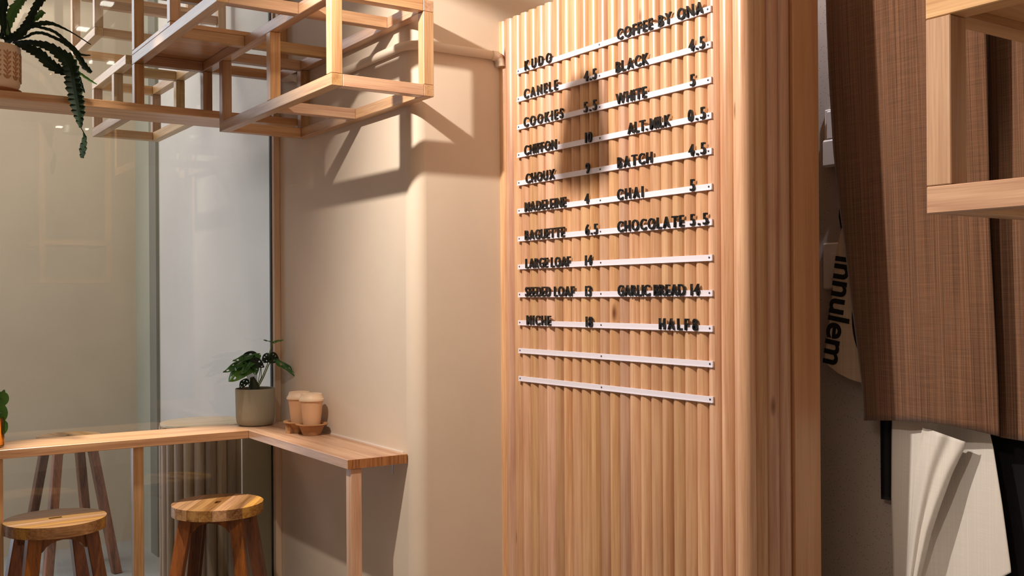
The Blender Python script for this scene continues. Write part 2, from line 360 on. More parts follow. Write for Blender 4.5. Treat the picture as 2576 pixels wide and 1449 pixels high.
# ------------------------------------------------------------------ menu rails and letters
RX0, RX1 = PX - SD - 0.004, PX - SD + 0.0006      # front and back of a rail
RY0, RY1 = 1.878, 2.753
RZ = [2.228 - 0.0904 * i for i in range(12)]
words = ['KUDO and COFFEE BY ONA', 'CANELE and BLACK', 'COOKIES and WHITE', 'CHIFFON and ALT MILK', 'CHOUX and BATCH', 'MADELEINE and CHAI',
         'BAGUETTE and CHOCOLATE', 'LARGE LOAF alone', 'SEEDED LOAF and GARLIC BREAD', 'MICHE and HALF']
rail_labels = ['thin white letter rail holding the words ' + w_ for w_ in words] + ['empty white letter rail just below the MICHE row', 'empty white letter rail, lowest on the fluted panel']
for i, z in enumerate(RZ):
    r = thing('menu_rail', (RX1, (RY0 + RY1) / 2, z - 0.008), rail_labels[i], 'letter rail', 'white menu rails on the fluted panel')
    bm = bmesh.new()
    pf = [(RX1, z - 0.008), (RX1, z + 0.008), (RX0 + 0.0004, z + 0.008), (RX0, z + 0.0076), (RX0, z - 0.0055), (RX0 - 0.0012, z - 0.0055), (RX0 - 0.0012, z - 0.008)]
    a = [bm.verts.new((x_ - RX1, RY0, z_ - z)) for x_, z_ in pf]; b = [bm.verts.new((x_ - RX1, RY1, z_ - z)) for x_, z_ in pf]
    bm.faces.new(a); bm.faces.new(b[::-1])
    for k in range(len(pf)): bm.faces.new((a[k], b[k], b[(k + 1) % len(pf)], a[(k + 1) % len(pf)]))
    bmesh.ops.recalc_face_normals(bm, faces=bm.faces)
    bm_obj('bar', bm, RAILM, r, loc=Vector((RX1, 0, z)))
    for ys in (RY0 + 0.010, 2.326, RY1 - 0.010):
        bm = lathe_bm([(0.0027, 0), (0.0027, 0.0008), (0.0012, 0.0014)], 12)
        bmesh.ops.rotate(bm, verts=bm.verts, matrix=Matrix.Rotation(-pi / 2, 3, 'Y'))
        bm_obj('screw', bm, SCREW, r, loc=Vector((RX0, ys, z + 0.0008)))

def glyph_mesh(ch, size, extrude, bold, cache={}):
    key = (ch, size, extrude, bold)
    if key in cache: return cache[key]
    cu = bpy.data.curves.new('glyph', 'FONT'); cu.body = ch; cu.size = size; cu.extrude = extrude / 2; cu.offset = bold; cu.resolution_u = 3
    o = bpy.data.objects.new('glyph', cu); COL.objects.link(o)
    dg = bpy.context.evaluated_depsgraph_get(); dg.update()
    me = bpy.data.meshes.new_from_object(o.evaluated_get(dg)); bpy.data.objects.remove(o)
    for v in me.vertices: v.co.x *= 0.86
    xs = [v.co.x for v in me.vertices]; w = (min(xs), max(xs)) if xs else (0, size * 0.3)
    me.name = 'letter'
    cache[key] = (me, w); return cache[key]
CAPH = 0.0312; SZ = CAPH / 0.727; LD = 0.0062
LX = RX0 - 0.0006 - LD / 2
ordn = ['first', 'second', 'third', 'fourth', 'fifth', 'sixth', 'seventh', 'eighth', 'ninth', 'tenth', 'eleventh', 'twelfth']
entries = [(0, 'KUDO', 1322, 1389, None), (0, 'COFFEE BY ONA', 1555, 1770, None),
 (1, 'CANELE', 1320, 1404, None), (1, '4.5', 1471, 1501, 'CANELE'), (1, 'BLACK', 1551, 1632, None), (1, '4.5', 1735, 1773, 'BLACK'),
 (2, 'COOKIES', 1319, 1417, None), (2, '5.5', 1470, 1501, 'COOKIES'), (2, 'WHITE', 1551, 1627, None), (2, '5', 1738, 1754, 'WHITE'),
 (3, 'CHIFFON', 1320, 1400, None), (3, '10', 1473, 1497, 'CHIFFON'), (3, 'ALT. MILK', 1580, 1687, None), (3, '0.5', 1732, 1774, 'ALT MILK'),
 (4, 'CHOUX', 1323, 1395, None), (4, '9', 1474, 1487, 'CHOUX'), (4, 'BATCH', 1554, 1640, None), (4, '4.5', 1733, 1774, 'BATCH'),
 (5, 'MADELEINE', 1320, 1423, None), (5, '4', 1471, 1485, 'MADELEINE'), (5, 'CHAI', 1553, 1617, None), (5, '5', 1736, 1753, 'CHAI'),
 (6, 'BAGUETTE', 1320, 1419, None), (6, '6.5', 1472, 1502, 'BAGUETTE'), (6, 'CHOCOLATE', 1553, 1719, None), (6, '5.5', 1736, 1779, 'CHOCOLATE'),
 (7, 'LARGE LOAF', 1321, 1433, None), (7, '14', 1471, 1497, 'LARGE LOAF'),
 (8, 'SEEDED LOAF', 1320, 1442, None), (8, '13', 1471, 1496, 'SEEDED LOAF'), (8, 'GARLIC BREAD', 1553, 1721, None), (8, '14', 1736, 1768, 'GARLIC BREAD'),
 (9, 'MICHE', 1323, 1383, None), (9, '18', 1472, 1496, 'MICHE'), (9, 'HALF', 1656, 1730, None), (9, '8', 1740, 1757, 'HALF')]
rotL = Matrix(((0, 0, -1), (-1, 0, 0), (0, 1, 0)))   # text x -> -Y, text y -> Z, text normal -> -X
for ri, txt, xa, xb, item in entries:
    ya = un(xa, 700, X=LX - LD / 2).y; yb = un(xb, 700, X=LX - LD / 2).y
    gl = []; pos = 0.0
    for ch in txt:
        if ch == ' ': pos += SZ * 0.16 if txt == 'ALT. MILK' else SZ * 0.30; gl.append(None); continue
        me, (w0, w1) = glyph_mesh(ch, SZ, LD, 0.0005)
        gl.append((me, pos - w0, pos)); pos += (w1 - w0) + SZ * 0.085
    total = pos - SZ * 0.085; L_ = ya - yb
    k = 0 if len(txt) == 1 else (L_ - total)
    if item and '.' not in txt: k = min(k, 0.004)
    ng = max(1, len(txt) - 1); idx = 0; seen = {}
    for j, g in enumerate(gl):
        if g is None: continue
        me, x0, p0 = g
        if not me.materials: me.materials.append(BLACK)
        yy = ya - x0 - k * j / ng
        dup_ = any(c == txt[j] for q, c in enumerate(txt) if q != j)
        if item is None:
            nm = 'letter' if txt[j] != '.' else 'full_stop'
            word = txt.replace('. ', ' ')
            s = txt.replace(' ', '').replace('.', '')
            what = 'full stop after ALT' if txt[j] == '.' else None
            if what: lab = 'black raised full stop after ALT in the words ALT MILK'
            else:
                idx += 1; lab = 'black raised letter %s, %s letter of %s on the menu' % (txt[j], ordn[idx - 1], word)
        else:
            nm = 'digit' if txt[j] != '.' else 'decimal_point'
            if txt[j] == '.': lab = 'black raised decimal point in the price of ' + item
            else:
                idx += 1; lab = 'black raised digit %s, %s digit in the price of %s' % (txt[j], ordn[idx - 1], item)
        o = bpy.data.objects.new(nm, me); COL.objects.link(o)
        o.rotation_euler = rotL.to_euler(); o.location = (LX, yy, RZ[ri] - 0.0052)
        o.rotation_euler.rotate_axis('Z', radians(random.uniform(-1.2, 1.2)))
        tag(o, lab, 'menu letter', 'black raised letters and digits on the menu')

# ------------------------------------------------------------------ hanging timber grid indoors
s = 0.035
grid = thing('timber_grid', (1.386, 3.3, 2.108), 'open grid of square timber battens fixed to the wall above the window counter', 'timber frame')
xA, xM, xWl = 0.965, 1.218, 1.520
zb, zt = 2.108, 2.365
def by(X, Y0, Y1, Z, p): return wbox('beam', X, X + s, Y0, Y1, Z, Z + s, p)
def bx(Y, X0, X1, Z, p): return wbox('beam', X0 + 0.0006, X1 - 0.0006, Y, Y + s, Z, Z + s, p)
def po(X, Y, Z0, Z1, p): return wbox('post', X, X + s, Y, Y + s, Z0 + 0.0006, Z1 - 0.0006, p)
Y = [2.7205, 2.958, 3.197, 3.436, 3.675, 3.897]
by(xM, Y[0], Y[4] + s, zb, grid); by(xWl, Y[0], Y[4] + s, zb, grid)
bx(Y[0], xM + s, xWl, zb, grid); bx(Y[2], xM + s, xWl, zb, grid); bx(Y[4], xM + s, xWl, zb, grid)
by(xM, Y[0] + 0.0, Y[5] + s, zt, grid); by(xWl, Y[0], Y[5] + s, zt, grid); by(xA, 2.957, Y[5] + s, zt, grid)
for yy in (Y[0], Y[1], Y[3], Y[4], Y[5]): bx(yy, xM + s, xWl, zt, grid)
for yy in (Y[1], Y[3], Y[5]): bx(yy, xA + s, xM, zt, grid)
for (X, yy) in ((xM, Y[0]), (xWl, Y[0]), (xM, Y[2]), (xM, Y[4]), (xWl, Y[4])): po(X, yy, zb + s, zt, grid)
po(xM, Y[5], 2.2005, zt, grid); po(xA, Y[5], 2.2005, zt, grid)
po(xM, Y[0], zt + s, 2.99, grid); po(xWl, Y[5], zt + s, 2.99, grid)
po(xA, Y[3], zt + s + 0.016, 2.62, grid); po(xA, Y[5], zt + s + 0.016, 2.62, grid); po(xA, 2.60, 2.655, 2.99, grid); po(xA, Y[5], 2.655, 2.99, grid)
box('plywood_shelf', xA, xM + s, Y[3], Y[5] + s, zt + s + 0.0006, zt + s + 0.0155, PLY, grid)
by(xA, 2.49, Y[5] + s, 2.62, grid); wbox('beam', xM, xM + s, Y[0] + s + 0.001, Y[5] + s, 2.62, 2.62 + s, grid); bx(Y[5], xA + s, xM, 2.62, grid); bx(Y[3], xA + s, xM, 2.62, grid)

# the same kind of grid beyond the glass
g2 = thing('timber_grid', (1.1, 4.3, 2.187), 'open timber batten grid seen through the glass beyond the high shelf', 'timber frame')
ob, ot = 2.187, 2.387; oy0, oy1, oym = YG + 0.016, 4.568, 4.215
by(0.965, oy0, oy1 + s, ob, g2); by(1.207, oy0, oy1 + s, ob, g2); bx(oy1, 1.0, 1.207, ob, g2)
by(0.965, oy0, oy1 + s, ot, g2); by(1.207, oy0, oy1 + s, ot, g2)
bx(oy1, 1.0, 1.207, ot, g2); bx(oym, 1.0, 1.207, ot, g2)
for (X, yy) in ((0.965, oy1), (1.207, oy1), (0.965, oym), (1.207, oym)): po(X, yy, ob + s, ot, g2)
g3 = thing('timber_grid', (1.1, 4.8, 2.6), 'higher timber batten box above the outdoor grid, near the top left corner', 'timber frame')
hb = 2.607; hy0, hy1 = 4.545, 5.0
by(0.965, hy0, hy1 + s, hb, g3); by(1.49, hy0, hy1 + s, hb, g3); bx(hy0, 1.0, 1.49, hb, g3); bx(hy1, 1.0, 1.49, hb, g3)
bx(hy0 + 0.01, 1.0, 1.49, 2.73, g3); bx(hy1 - 0.05, 1.0, 1.49, 2.86, g3)
for (X, yy) in ((0.965, hy0), (0.965, hy1), (1.49, hy0), (1.49, hy1)): po(X, yy, hb + s, 4.595, g3)

# grid by the camera, far right
g4 = thing('timber_grid', (1.3, 0.6, 1.60), 'pale timber batten box at the right edge, close in front of the hanging aprons', 'timber frame')
gx, gy, gb, gt = 1.19, 0.767, 1.6035, 1.855
by(gx, 0.25, gy + s, gb, g4); by(gx, 0.25, gy + s, gt, g4); po(gx, gy, gb + s, gt, g4)
bx(gy, gx + s, 1.6, gb, g4); bx(gy, gx + s, 1.6, gt, g4); by(1.6, 0.25, gy + s, gb, g4); by(1.6, 0.25, gy + s, gt, g4); po(1.6, gy, gb + s, gt, g4)
po(gx, gy, gt + s, 2.99, g4); po(1.6, gy, gt + s, 2.99, g4)
box('top_board', gx + s + 0.0006, 1.5994, 0.25, gy - 0.0006, gt + 0.012, gt + 0.027, PLY, g4)
sc = lathe_bm([(0.0045, 0), (0.0045, 0.002), (0.001, 0.003)], 14); bmesh.ops.rotate(sc, verts=sc.verts, matrix=Matrix.Rotation(pi, 3, 'X'))
bm_obj('screw', sc, STEEL, g4, loc=Vector((1.30, 0.70, gt + 0.012)))

# ------------------------------------------------------------------ counters and shelf
fc = thing('window_counter', (0.4, 3.89, 0), 'long narrow timber counter along the window with square legs', 'counter')
def board(name, x0, x1, y0, y1, z0, z1, p): return wbox(name, x0, x1, y0, y1, z0, z1, p, 0.0015)
board('counter_top', -1.6, 1.3445, 3.775, YG - 0.004, 0.970, 1.0, fc)
for X in (0.4715, 0.9265, -0.2, -0.9): wbox('leg', X, X + 0.0355, 3.790, 3.826, 0.0, 0.9695, fc)
sd = thing('side_counter', (1.45, 3.4, 0), 'short timber counter against the side wall carrying the paper cups', 'counter')
board('counter_top', 1.345, XW - 0.002, 2.902, YG - 0.034, 0.970, 1.0, sd)
wbox('leg', 1.358, 1.3945, 2.906, 2.942, 0.0, 0.9695, sd)
box('end_grain_edge', 1.346, XW - 0.003, 2.9005, 2.9022, 0.971, 0.999, ENDG, sd, bevel=0)
box('sealant_line', XW - 0.0045, XW - 0.0003, 2.93, 3.90, 0.9995, 1.0035, SEAL, sd, bevel=0)
bk = box('bracket', 1.5155, 1.5175, 2.93, 2.936, 0.935, 0.9695, STEEL, sd, bevel=0); bk['label'] = 'small dark metal bracket'
S(tag(box('wall_pier', 1.405, XW - 0.001, YG + 0.010, YG + 0.022, 0, 0.965, WALLT, bevel=0)))
sh = board('high_shelf', -1.6, XW - 0.002, 3.792, YG - 0.004, 2.172, 2.199, None)
tag(sh, 'long thin timber shelf high across the window, under the trailing plant', 'shelf')

# ------------------------------------------------------------------ fluted bar beyond the glass
fb = thing('drum_table', (1.356, 4.345, 0), 'round fluted timber drum table standing just beyond the glass', 'table')
OUTW = wood('weathered_slat', 'z', (132, 100, 72), (180, 144, 110), hue=0.2, knots=True, coat=0.1)
rt, ns = 0.186, 24
smb = slat_mesh(0.966, 2 * (rt - 0.016) * math.tan(pi / ns), 0.016)
smb.materials.clear(); smb.materials.append(OUTW)
for k in range(ns):
    a = 2 * pi * (k + 0.35) / ns
    o = link('slat', smb, None, fb, Vector((1.356 + (rt - 0.016) * cos(a), 4.345 + (rt - 0.016) * sin(a), 0))); o.rotation_euler = (0, 0, a + pi)
o = bm_obj('table_top', lathe_bm([(rt - 0.012, 0.9665), (rt - 0.006, 0.9665), (rt - 0.005, 0.968), (rt - 0.005, 0.977), (rt - 0.007, 0.9785)], 64), wood('table_top_timber', 'x', (206, 176, 140), (226, 200, 166), hue=0.05), fb, True); o.location = (0, 0, 0)

# ------------------------------------------------------------------ stools
def make_stool(loc, rot, label, seatr=0.163, h=0.755):
    t = thing('bar_stool', loc, label, 'stool', 'round acacia bar stools')
    t.rotation_euler = (0, 0, rot)
    th = 0.038
    # seat made of glued staves with a slot in the middle
    bm = bmesh.new(); n = 7; seg = 10
    edges = [-seatr + 2 * seatr * k / n for k in range(n + 1)]
    for k in range(n):
        a, b = edges[k], edges[k + 1]; top = []
        ys = []
        pts_ = []
        for q in range(seg + 1):
            x = a + (b - a) * q / seg; pts_.append((x, math.sqrt(max(0, seatr ** 2 - x * x))))
        poly_ = pts_ + [(x, -y_) for x, y_ in reversed(pts_)]
        cl = []
        for p in poly_:
            if not cl or (abs(cl[-1][0] - p[0]) + abs(cl[-1][1] - p[1])) > 1e-6: cl.append(p)
        if (abs(cl[-1][0] - cl[0][0]) + abs(cl[-1][1] - cl[0][1])) < 1e-6: cl.pop()
        g = 0.0003
        cl = [(x + (g if x < (a + b) / 2 else -g), y_) for x, y_ in cl]
        st = bmesh.new()
        if k == n // 2:
            hl = 0.021; hw_ = 0.009   # slot: split the middle stave into four blocks round the hole
            for (y0, y1) in ((hl, None), (None, -hl)):
                pp = [p for p in cl if (p[1] > 0) == (y0 is not None)]
                if y0 is not None: pp = [(pp[0][0], hl)] + pp + [(pp[-1][0], hl)]
                else: pp = [(pp[0][0], -hl)] + pp + [(pp[-1][0], -hl)]
                prism_bm(pp, h - th, h, st)
            for sg in (-1, 1):
                x0_, x1_ = sorted((sg * hw_, sg * (b - a) / 2)); prism_bm([(x0_, -hl), (x1_, -hl), (x1_, hl), (x0_, hl)], h - th, h, st)
        else: prism_bm(cl, h - th, h, st)
        o = bm_obj('stave', st, ACAX, t, loc=None)
        o.location = (0, 0, 0)
    # legs: square, splayed to the corners, with curved brackets between
    for qx, qy in ((1, 1), (1, -1), (-1, 1), (-1, -1)):
        top = Vector((qx * 0.088, qy * 0.088, h - th - 0.0005)); bot = Vector((qx * 0.185, qy * 0.185, 0.0))
        w_ = 0.0225; bm = bmesh.new()
        vs = []
        for c in (bot, top):
            vs.append([bm.verts.new(c + Vector((sx_ * w_, sy_ * w_, 0))) for sx_, sy_ in ((-1, -1), (1, -1), (1, 1), (-1, 1))])
        bm.faces.new(vs[0][::-1]); bm.faces.new(vs[1])
        for i in range(4): bm.faces.new((vs[0][i], vs[0][(i + 1) % 4], vs[1][(i + 1) % 4], vs[1][i]))
        bmesh.ops.bevel(bm, geom=bm.edges[:], offset=0.003, segments=1, affect='EDGES')
        o = bm_obj('leg', bm, ACA, t); o.location = (0, 0, 0)
    for k in range(4):
        bm = bmesh.new(); d = 0.013; zt_ = h - th - 0.0007
        L0 = 0.071
        pf = [(-L0, zt_), (L0, zt_), (L0 + 0.012, zt_ - 0.062)]
        for q in range(1, 10):
            a = pi * q / 10; pf.append((cos(a) * (L0 - 0.004), zt_ - 0.062 + 0.045 * sin(a)))
        pf.append((-L0 - 0.012, zt_ - 0.062))
        A = [bm.verts.new((x_, 0.088 - d, z_)) for x_, z_ in pf]; B = [bm.verts.new((x_, 0.088 + d, z_)) for x_, z_ in pf]
        bm.faces.new(A); bm.faces.new(B[::-1])
        for i in range(len(pf)): bm.faces.new((A[i], B[i], B[(i + 1) % len(pf)], A[(i + 1) % len(pf)]))
        bmesh.ops.recalc_face_normals(bm, faces=bm.faces)
        bmesh.ops.rotate(bm, verts=bm.verts, matrix=Matrix.Rotation(k * pi / 2, 3, 'Z'))
        o = bm_obj('seat_bracket', bm, ACA, t); o.location = (0, 0, 0)
    for k in range(4):   # foot rails
        zz = 0.27; e_ = 0.088 + (0.185 - 0.088) * (1 - zz / (h - th)); c_, s_ = cos(k * pi / 2), sin(k * pi / 2)
        bm = bmesh.new(); bmesh.ops.create_cube(bm, size=1, matrix=Matrix.Translation((0, e_, zz)) @ Matrix.Diagonal((2 * e_ - 0.046, 0.022, 0.036, 1)))
        bmesh.ops.rotate(bm, verts=bm.verts, matrix=Matrix.Rotation(k * pi / 2, 3, 'Z'))
        o = bm_obj('foot_rail', bm, ACA, t); o.location = (0, 0, 0)
    return t
make_stool((0.665, 3.775, 0), radians(-86), 'acacia bar stool at the left end of the window counter, half in shade')
make_stool((1.205, 3.715, 0), radians(-33), 'acacia bar stool tucked in the corner where the two counters meet')
make_stool((1.13, 6.02, 0), radians(10), 'acacia bar stool standing outside beyond the glass, far left')

# ------------------------------------------------------------------ paper cups in a pulp tray
def cup(loc, label):
    t = thing('paper_cup', loc, label, 'cup', 'takeaway cups in the pulp tray')
    o = bm_obj('cup_body', lathe_bm([(0.0285, 0.002), (0.0295, 0.0), (0.0405, 0.102), (0.041, 0.104), (0.0395, 0.104)], 40), CUP, t, True); o.location = (0, 0, 0)
    o = bm_obj('lid', lathe_bm([(0.042, 0.1025), (0.0458, 0.1025), (0.0465, 0.105), (0.0458, 0.110), (0.0435, 0.111), (0.043, 0.1135), (0.041, 0.1155), (0.0385, 0.1245), (0.038, 0.128), (0.0355, 0.1285), (0.034, 0.127)], 40), LID, t, True); o.location = (0, 0, 0)
    return t
c1 = Vector((1.487, 3.512, 1.0222)); c2 = Vector((1.4785, 3.607, 1.0222))
cup(c1, 'paper takeaway cup with pale lid, nearer of the two in the tray')
cup(c2, 'paper takeaway cup with pale lid, partly hidden behind the nearer cup')
tray = thing('cup_tray', (1.483, 3.56, 1.0), 'brown moulded pulp cup tray on the side counter beside the wall', 'cup carrier')
def well(c, r0, r1, zt_):
    bm = lathe_bm([(r0 - 0.004, 0.021), (r0, 0.0), (r0 - 0.002, 0.0), (r1, zt_), (r1 + 0.014, zt_ + 0.001), (r1 + 0.0155, zt_ - 0.003), (r1 + 0.012, zt_ - 0.0045), (r1, zt_ - 0.003)], 10, False)
    return bm
for cc, ang in ((c1, 0), (c2, 0)):
    bm = bmesh.new(); seg = 40
    prof = [(0.026, 0.0205), (0.0275, 0.0005), (0.0, 0.0005)]
    prof = [(0.001, 0.020), (0.0335, 0.0205), (0.043, 0.041), (0.057, 0.0435), (0.0595, 0.0395), (0.055, 0.0365), (0.046, 0.036), (0.032, 0.0005), (0.001, 0.0005)]
    rings = []
    for r, z in prof:
        ring = []
        for i in range(seg):
            a = 2 * pi * i / seg; k = 1 + (0.05 * cos(4 * a) if z < 0.03 else 0.03 * cos(4 * a + pi))
            ring.append(bm.verts.new((r * k * cos(a), r * k * sin(a), z)))
        rings.append(ring)
    for A, B in zip(rings, rings[1:]):
        for i in range(seg): bm.faces.new((A[i], A[(i + 1) % seg], B[(i + 1) % seg], B[i]))
    bmesh.ops.recalc_face_normals(bm, faces=bm.faces)
    bm_obj('cup_well', bm, PULP, tray, True, loc=Vector((cc.x, cc.y, 1.0002)))
# corner foot and web of the tray
bm = bmesh.new()
P0 = Vector((1.418, 3.60, 1.0004))
for (a, b) in (((1.424, 3.607), (1.432, 3.585)), ((1.432, 3.585), (1.446, 3.592))):
    for sx_ in (0,):
        v = [Vector((a[0], a[1], 1.0004)), Vector((b[0], b[1], 1.0004)), Vector((b[0] + 0.012, b[1] + 0.006, 1.034)), Vector((a[0] + 0.004, a[1] + 0.008, 1.040))]
        vv = [bm.verts.new(p - tray.location) for p in v]; bm.faces.new(vv)
o = bm_obj('tray_corner', bm, PULP, tray); o.location = (0, 0, 0)
md = o.modifiers.new('thickness', 'SOLIDIFY'); md.thickness = 0.003

# ------------------------------------------------------------------ plants
def strap(name, pts, widths, mat, parent, serr=0.25, freq=9, normal=None, fold=0.25):
    """leaf strap along 3-D points, scalloped margins, slight keel"""
    P = [Vector(p) for p in pts]
    # Catmull resample
    out = []; ws = []; n = len(P); sub = 10
    for i in range(n - 1):
        p0, p1, p2, p3 = P[max(i - 1, 0)], P[i], P[i + 1], P[min(i + 2, n - 1)]
        for k in range(sub):
            t = k / sub
            out.append(0.5 * ((2 * p1) + (-p0 + p2) * t + (2 * p0 - 5 * p1 + 4 * p2 - p3) * t * t + (-p0 + 3 * p1 - 3 * p2 + p3) * t ** 3))
            ws.append(widths[i] + (widths[i + 1] - widths[i]) * t)
    out.append(P[-1]); ws.append(widths[-1])
    view = normal or Vector((-0.42, -0.9, 0.12)).normalized()
    bm = bmesh.new(); rows = []; dist = 0
    for i, p in enumerate(out):
        d = (out[min(i + 1, len(out) - 1)] - out[max(i - 1, 0)]).normalized()
        if i: dist += (out[i] - out[i - 1]).length
        sd_ = d.cross(view).normalized(); nn = sd_.cross(d).normalized()
        ph = (dist * 1000 / freq)
        for_ = 1 - serr * (ph - math.floor(ph)); ph2 = ph + 0.4; for2 = 1 - serr * (ph2 - math.floor(ph2))
        w = ws[i]
        rows.append([bm.verts.new(p + sd_ * w * for_ + nn * w * fold), bm.verts.new(p + sd_ * w * 0.15), bm.verts.new(p - sd_ * w * 0.15), bm.verts.new(p - sd_ * w * for2 + nn * w * fold)])
    for a, b in zip(rows, rows[1:]):
        for k in range(3): bm.faces.new((a[k], a[k + 1], b[k + 1], b[k]))
    me = bpy.data.meshes.new(name); bm.to_mesh(me); bm.free()
    o = link(name, me, mat); o.parent = parent; o.location = -Vector(parent.location)
    md = o.modifiers.new('thickness', 'SOLIDIFY'); md.thickness = 0.0016; md.offset = 0
    return o
tp = thing('trailing_cactus_plant', (0.497, 3.885, 2.1995), 'trailing leaf cactus with dark notched stems spilling over the high shelf', 'potted plant')
def Z(x, y, Yp): return un(x / 3.45, y / 3.45, Y=Yp)
LV = [
 ([(120, 360, 3.86), (190, 395, 3.82), (260, 425, 3.80), (345, 470, 3.78), (420, 545, 3.775), (500, 600, 3.77), (575, 640, 3.765)], [6, 10, 14, 16, 17, 16, 6], LEAF),
 ([(130, 370, 3.86), (230, 365, 3.81), (320, 378, 3.78), (430, 410, 3.76), (520, 470, 3.75), (590, 530, 3.745), (625, 620, 3.745), (640, 720, 3.745), (665, 860, 3.745), (685, 980, 3.745), (700, 1110, 3.745)], [4, 7, 10, 14, 19, 23, 24, 25, 24, 19, 3], LEAF),
 ([(700, 1105, 3.745), (725, 1150, 3.745), (735, 1200, 3.745), (722, 1290, 3.745), (712, 1372, 3.745)], [1, 1.5, 7, 12, 5], LEAF),
 ([(600, 520, 3.76), (640, 560, 3.755), (668, 640, 3.752), (700, 720, 3.75), (735, 805, 3.75)], [6, 8, 8, 6, 1.5], LEAF),
 ([(130, 350, 3.87), (230, 320, 3.83), (290, 290, 3.81), (370, 288, 3.79), (460, 322, 3.78), (560, 372, 3.775), (635, 430, 3.77), (690, 505, 3.765), (740, 580, 3.765), (795, 630, 3.765)], [3, 4, 5, 5, 5, 6, 7, 9, 10, 5], LEAF),
 ([(300, 230, 3.84), (380, 245, 3.82), (470, 275, 3.81), (560, 345, 3.80), (650, 425, 3.80), (700, 472, 3.80), (785, 480, 3.80)], [3, 5, 5, 5, 5, 4, 1.5], LEAF),
 ([(230, 250, 3.85), (320, 215, 3.83), (400, 202, 3.82), (480, 215, 3.81), (620, 280, 3.80), (790, 388, 3.80)], [5, 9, 8, 5, 2, 1.2], LEAF),
 ([(640, 590, 3.77), (700, 640, 3.765), (770, 690, 3.765), (842, 732, 3.765)], [3, 4, 4, 1], LEAFG),
 ([(120, 350, 3.88), (160, 300, 3.87), (230, 230, 3.86), (270, 150, 3.86), (310, 70, 3.86), (355, 0, 3.86), (365, -70, 3.86)], [6, 12, 16, 12, 12, 15, 8], LEAF),
 ([(230, 230, 3.87), (280, 180, 3.86), (330, 140, 3.86), (380, 100, 3.86)], [4, 10, 12, 8], LEAFG),
 ([(60, 330, 3.90), (75, 250, 3.90), (90, 170, 3.90), (120, 100, 3.90), (160, 40, 3.90), (210, -10, 3.90), (260, -60, 3.90)], [4, 8, 16, 18, 15, 10, 4], LEAFG),
 ([(20, 340, 3.88), (45, 230, 3.87), (35, 120, 3.87), (48, 40, 3.87), (40, -60, 3.87)], [4, 5, 8, 9, 6], LEAF),
 ([(0, 330, 3.88), (20, 250, 3.85), (0, 120, 3.85), (10, 30, 3.85), (0, -50, 3.85)], [5, 4, 7, 8, 6], LEAF),
 ([(60, 340, 3.87), (35, 260, 3.86), (15, 180, 3.86), (0, 100, 3.86)], [3, 3, 3, 3], LEAF),
 ([(100, 350, 3.86), (80, 250, 3.85), (60, 170, 3.85)], [3, 3, 2], STEMD),
 ([(40, 360, 3.88), (110, 330, 3.85), (190, 290, 3.83), (250, 215, 3.83)], [14, 16, 14, 6], LEAF),
]
for pts_, ws_, m_ in LV:
    strap('leaf', [Z(*p) for p in pts_], [w_ * 0.00125 for w_ in ws_], m_, tp, serr=0.34, freq=19)
prx = 0.088; pc = Vector((0.475, 3.885, 2.1995))
o = bm_obj('pot', lathe_bm([(0.062, 0.012), (0.074, 0.014), (0.082, 0.03), (0.0855, 0.06), (0.086, 0.16), (0.0835, 0.163), (0.080, 0.160), (0.078, 0.13)], 48, False), POTC, tp, True); o.location = (0, 0, 0)
o = bm_obj('saucer', lathe_bm([(0.060, 0.0), (0.078, 0.001), (0.0885, 0.012), (0.087, 0.014), (0.076, 0.013), (0.060, 0.0115)], 48), TERRA, tp, True); o.location = (0, 0, 0)
o = bm_obj('soil', lathe_bm([(0.0, 0.150), (0.079, 0.146)], 32, False), SOIL, tp, True); o.location = (0, 0, 0)
bm = bmesh.new()   # raised leaf pattern on the pot
for c in range(16):
    a0 = 2 * pi * c / 16
    for r in range(6):
        zc = 0.050 + r * 0.016
        for sg in (-1, 1, 0):
            n_ = 8; ring = []
            for q in range(n_):
                t_ = 2 * pi * q / n_; u = 0.0095 * cos(t_); v = 0.0033 * sin(t_)
                ang = radians(90) if sg == 0 else radians(90 - sg * 42)
                du, dv = (0.0, 0.006) if sg == 0 else (sg * 0.0068, 0.0)
                if sg == 0: u *= 0.55; v *= 0.8
                lx = du + u * cos(ang) - v * sin(ang); lz = dv + u * sin(ang) + v * cos(ang)
                A_ = a0 + lx / 0.0866
                ring.append((A_, zc + lz))
            top_ = [bm.verts.new((0.0872 * cos(A_), 0.0872 * sin(A_), z_)) for A_, z_ in ring]
            bot_ = [bm.verts.new((0.0850 * cos(A_), 0.0850 * sin(A_), z_)) for A_, z_ in ring]
            bm.faces.new(top_)
            for q in range(n_): bm.faces.new((top_[q], bot_[q], bot_[(q + 1) % n_], top_[(q + 1) % n_]))
bmesh.ops.recalc_face_normals(bm, faces=bm.faces)
o = bm_obj('leaf_relief', bm, POTP, tp); o.location = (0, 0, 0); o['kind'] = 'stuff'

